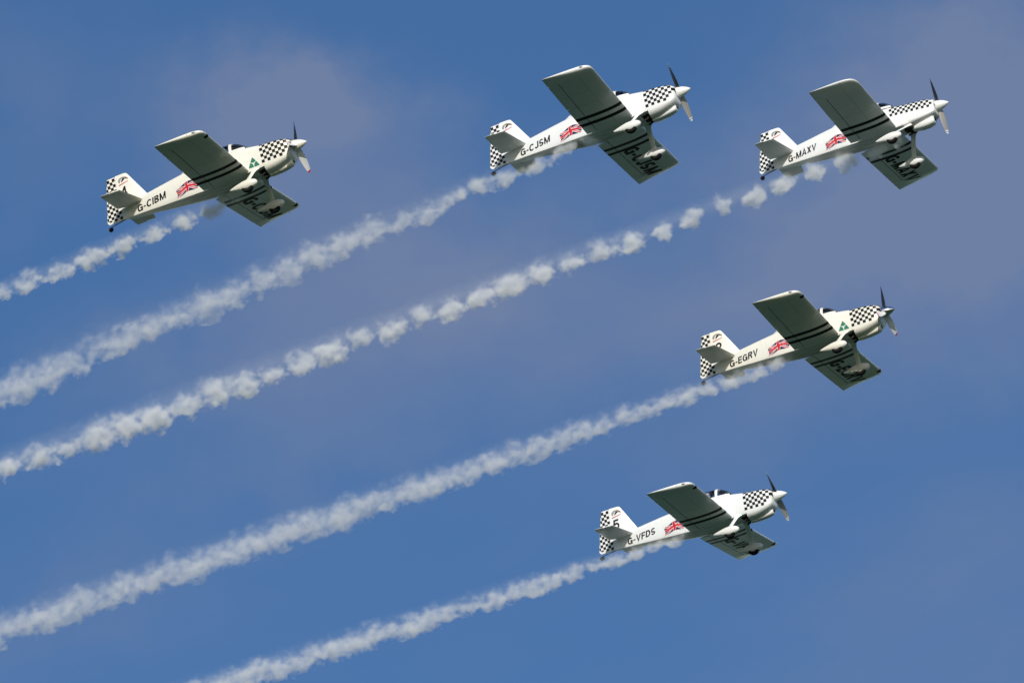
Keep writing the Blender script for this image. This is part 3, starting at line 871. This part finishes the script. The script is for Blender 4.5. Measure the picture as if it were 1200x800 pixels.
    def mkrud():
        rows = [(-.205, -5.89, -6.36, 0, .052), (-.13, -5.89, -6.41, 0, .052), (.30, -5.89, -6.327, 0, .048), (.80, -5.89, -6.228, 0, .042), (1.12, -5.89, -6.166, 0, .034), (1.15, -5.90, -6.15, 0, .03), (1.165, -5.92, -6.10, 0, .008)]
        a = finish(plate_bm(rows, .05, 'z', le_round=False), 'rudder', [pm])
        bm = bmesh.new(); c = .087
        for i in range(6):
            for j in range(17):
                if (i+j) % 2: continue
                xc = -5.948 - i*c; zc = 1.082 - j*c
                te = lerp(-6.41, -6.155, (zc+.13)/1.29)
                x1 = xc+c/2; x0 = max(xc-c/2, te+.006)
                z0, z1 = max(zc-c/2, lerp(-.200, -.125, (-5.90-xc)/.5)), zc+c/2
                if x0 >= x1-.01 or z0 >= z1-.01: continue
                for s in (-1, 1):
                    hw = lambda x: .0265*(1-(-5.89-x)/.5*.70)+.0030
                    f = bm.faces.new([bm.verts.new((x, s*hw(x), z)) for x, z in ((x0, z0), (x1, z0), (x1, z1), (x0, z1))])
                    f.material_index = 1
        b = finish(bm, 'x', [BLACK], recalc=False)
        return merge([(a, 0), (b, 0)], 'rudder', [pm, BLACK])
    link('rudder', cached(('rud',)+ck, mkrud), root)
    # tail wheel
    def mktw():
        bm = bmesh.new()
        tube_bm(bm, [(-5.80, 0, -.20), (-6.05, 0, -.245), (-6.30, 0, -.285), (-6.33, .045, -.30)], [.016, .013, .011, .010], 10, flat=(0, 0, 1))
        tube_bm(bm, [(-6.33, .045, -.29), (-6.345, .045, -.35)], [.010, .010], 8, flat=(1, 0, 0))
        tube_bm(bm, [(-6.345, .05, -.35), (-6.345, -.03, -.35)], [.010, .010], 8, flat=(1, 0, 0))
        tube_bm(bm, [(-6.02, .02, -.15), (-6.28, .03, -.28)], [.005, .005], 6, flat=(0, 0, 1))
        return finish(bm, 'tail_wheel_strut', [STEEL])
    tw = link('tail_wheel_strut', cached(('tw',), mktw), root)
    def mktyre():
        bm = bmesh.new(); prof = [(-.022, .02), (-.028, .04), (-.024, .062), (-.010, .072), (.010, .072), (.024, .062), (.028, .04), (.022, .02)]
        lathe_x(bm, prof, -6.345, 0, -.352, 'y', 24); return finish(bm, 'tyre', [TYRE])
    link('tyre', cached(('twt',), mktyre), tw)
    # propeller
    prop = bpy.data.objects.new('propeller', None); COL.objects.link(prop); prop.parent = root; prop.location = (-.335, 0, -.002)
    prop.rotation_euler = (R_(prop_angle), 0, 0)
    smat = spinner_mat or pm
    def mksp():
        bm = bmesh.new(); prof = []
        for i in range(14):
            f = i/13; prof.append((.335-f*.405, .004 if i == 0 else .168*(1-(1-f)**1.75)**.80))
        prof += [(-.075, .150), (-.076, .02)]
        lathe_x(bm, prof, 0, 0, 0, 'x', 40); return finish(bm, 'spinner', [smat], angle=50)
    link('spinner', cached(('spin', smat.name), mksp), prop)
    style = 'white' if blades == 3 else 'metal'
    def mkbl():
        mats = [BLACKB, WBLADE, TIPR] if style == 'white' else [BLACKB, BLADE, TIPW]
        return finish(blade_bm(.90 if blades == 3 else .915, style), 'blade', mats, angle=60)
    bme = cached(('blade', style), mkbl)
    for k in range(blades):
        b = link('blade', bme, prop); b.rotation_euler = (R_(360/blades*k), 0, 0)
    return root

PLANES = [
 ('cibm', (-5.8194, 239.1716, 146.3396), ((.89597, .38746, -.21704), (-.41514, .90431, -.0994), (.15776, .17917, .97109)), 'cream', 'tandem', 'G-CIBM',
   'cream-white aeroplane marked G-CIBM, leftmost in the sky, with green emblem and white three-blade propeller', dict(number='4', emblem=True, blades=3, prop_angle=-16)),
 ('cjsm', (5.1401, 242.2018, 149.9511), ((.90299, .39288, -.17391), (-.39979, .91659, -.00513), (.15739, .07416, .98475)), 'white', 'tandem', 'G-CJSM',
   'white aeroplane marked G-CJSM at the top middle, checked nose and no green emblem', dict(blades=2, prop_angle=41, nav_dots=False)),
 ('maxv', (13.3979, 258.2368, 159.2734), ((.90007, .4113, -.14393), (-.41766, .90847, -.01577), (.12427, .07431, .98946)), 'white', 'slim', 'G-MAXV',
   'slim white aeroplane marked G-MAXV at top right with narrow check band and big chin scoop', dict(blades=2, prop_angle=26, nav_dots=False)),
 ('egrv', (11.4446, 254.43, 149.7316), ((.90489, .39861, -.14928), (-.41042, .91006, -.05778), (.11282, .11355, .9871)), 'cream', 'tandem', 'G-EGRV',
   'cream-white aeroplane marked G-EGRV with polished metal spinner and green triangle emblem', dict(number='2', emblem=True, blades=3, prop_angle=-2, spinner_mat=CHROME)),
 ('vfds', (8.4702, 265.1912, 149.4348), ((.90096, .41067, -.1401), (-.4279, .89443, -.12996), (.07193, .17704, .98157)), 'white', 'tandem', 'G-VFDS',
   'white aeroplane marked G-VFDS, lowest of the formation, with number 5 on its fin', dict(number='5', blades=2, prop_angle=47)),
]
roots = {}
def ortho(M3):
    m = Matrix(M3); x = m.col[0].normalized(); y = (m.col[1] - x*m.col[1].dot(x)).normalized(); z = x.cross(y)
    return Matrix((x, y, z)).transposed()
for key, loc, M3, paint, kind, reg, label, kw in PLANES:
    roots[key] = build_aircraft(key, loc, ortho(M3), paint, kind, reg, label, **kw)

# pilots (things of their own: each sits in its aircraft)
PILOT = pilot_mesh()
def helmet_mesh():
    bm = bmesh.new(); bmesh.ops.create_uvsphere(bm, u_segments=24, v_segments=16, radius=1)
    for v in bm.verts:
        x, y, z = v.co; v.co = Vector((x*.135-.01, y*.125, z*.135+.785))
    bmesh.ops.delete(bm, geom=[v for v in bm.verts if v.co.z < .70 or (v.co.x > .085 and v.co.z < .81)], context='VERTS')
    h = finish(bm, 'helmet', [HELM]); return h
def visor_mesh():
    bm = bmesh.new(); rings = []
    for i in range(5):
        z = .745+i*.022; rings.append([(math.cos(R_(a))*.128-.008, math.sin(R_(a))*.122, z) for a in range(-75, 76, 10)])
    loft(bm, rings, cap0=False, cap1=False, closed=False)
    return finish(bm, 'visor', [VISOR])
HEL = helmet_mesh(); VIS = visor_mesh()
for key, lab in (('vfds', 'person in white helmet and dark suit piloting the lowest aeroplane'), ('cibm', 'person in helmet and dark suit piloting the leftmost aeroplane'), ('egrv', 'person in helmet and dark suit piloting the aeroplane with the polished metal spinner')):
    p = bpy.data.objects.new('person', PILOT); COL.objects.link(p)
    p.matrix_world = roots[key].matrix_world @ Matrix.Translation((-2.55, 0, -.14))
    p['label'] = lab; p['category'] = 'person'; p['group'] = 'pilots in their cockpits'
    h = link('helmet', HEL, p); link('visor', VIS, h)

# ------------------------------------------------------------------ ground far below (out of frame, but it lights the bellies)
def ground():
    bm = bmesh.new(); bmesh.ops.create_grid(bm, x_segments=40, y_segments=40, size=20000)
    for v in bm.verts:
        d = math.hypot(v.co.x, v.co.y); v.co.z = 0 if d < 2500 else (d-2500)*.004*noise.noise(v.co/4000.0)
    m = bpy.data.materials.new('farmland'); m.use_nodes = True; t = m.node_tree; b = t.nodes['Principled BSDF']
    tc = t.nodes.new('ShaderNodeTexCoord'); f = noise_node(t, tc.outputs['Object'], .004, 6, .6)
    cr = t.nodes.new('ShaderNodeValToRGB'); cr.color_ramp.elements[0].color = (.024, .054, .033, 1); cr.color_ramp.elements[1].color = (.047, .086, .060, 1)
    cr.color_ramp.elements[0].position = .35; cr.color_ramp.elements[1].position = .65
    t.links.new(f.s, cr.inputs[0]); t.links.new(cr.outputs[0], b.inputs['Base Color']); b.inputs['Roughness'].default_value = .95; b.inputs['Specular IOR Level'].default_value = .1
    o = link('ground', finish(bm, 'ground', [m])); o['kind'] = 'structure'
ground()

# ------------------------------------------------------------------ smoke trails
def smoke(label, A, B, r0, r1, grow, pitch, puff, core, dens, seed, fade=0.0, tail=1.0, erode=1.9, elong=1.12, lim=.98, warp=2.1):
    """A = where the smoke leaves the belly, B = far end. puff: weight of separate puffs, core: relative radius of the unbroken core"""
    A = Vector(A); B = Vector(B); d = (B-A); L = d.length; d.normalize()
    up = Vector((0, -.5, .866)); yv = (up - d*up.dot(d)).normalized(); zv = d.cross(yv)
    mw = Matrix((d, yv, zv)).transposed().to_4x4(); mw.translation = A
    rng = random.Random(seed)
    Rf = lambda s: r0+(r1-r0)*(1-math.exp(-max(s, 0)/grow))
    bm = bmesh.new(); rings = []; ns = int(L/.12); nt = 20
    for i in range(ns+1):
        s = L*i/ns; e0 = min(1, (s+.15)/.9); R = Rf(s)*(.55+.45*e0)
        ph = s/pitch
        env = 1.12 + .16*math.cos(2*math.pi*ph)*puff
        ring = []
        for k in range(nt):
            th = 2*math.pi*k/nt; v = Vector((s*1.6/R*.3+seed*3, math.cos(th)*1.2, math.sin(th)*1.2))
            rr = R*(env + .30*noise.noise(v*1.7) + (.16 if math.cos(th) > 0 else 0)*math.cos(th))
            if s < .02 or s > L-.02: rr *= .3
            ring.append((s, math.cos(th)*rr, math.sin(th)*rr))
        rings.append(ring)
    loft(bm, rings)
    m = bpy.data.materials.new('smoke'); m.use_nodes = True; t = m.node_tree; t.nodes.clear()
    o = t.nodes.new('ShaderNodeOutputMaterial'); pv = t.nodes.new('ShaderNodeVolumePrincipled')
    pv.inputs['Color'].default_value = (.955, .968, .975, 1); pv.inputs['Anisotropy'].default_value = -0.15
    t.links.new(pv.outputs[0], o.inputs['Volume'])
    tc = t.nodes.new('ShaderNodeTexCoord'); x, y, z = sep(t, tc.outputs['Object'])
    Rn = (x*(-1.0/grow)).exp()*(r0-r1) + r1
    sc = 0.30/Rn                                            # eddies grow with the trail
    p = comb(t, x, y, z)
    wc = sep(t, noise_node(t, p, 1.9, 2.0, .5, 'Color', w=seed))
    amp = Rn*warp
    qx = x + (wc[0]-.5)*amp; qy = y + (wc[1]-.5)*amp*.9; qz = z + (wc[2]-.5)*amp*.9
    best = None
    for fam in (0.0, .5):
        ph = qx/(2*pitch) + fam
        k = (ph+.5).floor(); u = (ph-k)*(2*pitch)
        h1 = ((k*7.13+(seed+fam*3.1)).sin()*11.7).frac(); h1 = h1.abs()
        h2 = ((k*3.71+(seed*1.7+fam*5.3)).sin()*9.3).frac(); h2 = h2.abs()
        rad = Rn*(h1*.35+.72)
        ax = (rad*elong).mn(pitch*lim)
        # a puff is a ball with its feathered side swept up and back
        yy = qy - (h2-.5)*Rn*.45
        dd = ((u/ax).sq() + (yy/rad).sq() + (qz/rad).sq()).sqrt()
        a = 1.0 - dd
        best = a if best is None else best.mx(a)
    cr = 1.0 - ((qy-Rn*.05).sq() + qz.sq()).sqrt()/(Rn*core)
    if puff < 1: m_ = best*puff + cr.mx(best)*(1-puff)
    else: m_ = best.mx(cr)
    er = noise_node(t, comb(t, x*.85, y, z), 4.2, 5.0, .60, w=seed+3)
    m_ = m_ + (er-.5)*erode
    soft = (qy/Rn).step(-.5, .8)*1.15 + .34
    body = (m_/soft).sat()
    body = body*body*(3.0-2.0*body)*((er-.28)*2.4).sat()
    # thin veil hanging above the trail
    veil = (1.0 - (((y-Rn*.35)/(Rn*1.15)).sq() + (z/(Rn*1.15)).sq()).sqrt() + (er-.5)*1.0).sat()
    start = x.step(.0, .7)
    endf = 1.0 if not fade else 1.0
    thin = (r0/Rn).pw(tail)
    D = (body + veil*veil*.06)*start*thin*dens
    t.links.new(D.s, pv.inputs['Density'])
    me = finish(bm, 'smoke_trail', [m])
    ob = link('smoke_trail', me); ob.matrix_world = mw
    ob['kind'] = 'stuff'; ob['label'] = label; ob['category'] = 'smoke'; ob['group'] = 'white smoke trails behind the aeroplanes'
    try: m.cycles.volume_step_rate = STEP
    except Exception: pass
    return ob
STEP = 0.12
smoke('short trail of white smoke puffs behind the leftmost aeroplane', (-7.560, 240.148, 145.176), (-15.637, 243.921, 143.6), .24, .42, 5, 1.0, .80, .75, 9, 1.3, erode=2.2, elong=1.6)
smoke('long ragged trail of thinning smoke behind the top middle aeroplane', (3.092, 242.726, 148.958), (-16.546, 251.792, 144.699), .24, .66, 10, .90, .62, .88, 5.4, 2.9, erode=2.1, elong=1.25)
smoke('smoke trail broken into evenly spaced white puffs behind the top right aeroplane', (12.102, 258.9, 158.344), (-17.848, 272.827, 153.846), .29, .68, 20, 1.04, .94, .38, 8, 4.2, tail=.8, erode=1.75, elong=1.27, lim=.76, warp=1.7)
smoke('long unbroken smoke trail running from the aeroplane with the polished spinner', (8.545, 255.36, 148.59), (-17.313, 267.071, 145.08), .23, .64, 12, .72, .35, .95, 5.4, 6.1)
smoke('unbroken smoke trail behind the lowest aeroplane leaving the bottom edge', (5.6567, 266.1222, 148.5156), (-11.2763, 274.2628, 146.8396), .23, .56, 10, .70, .35, .95, 6.3, 8.4)
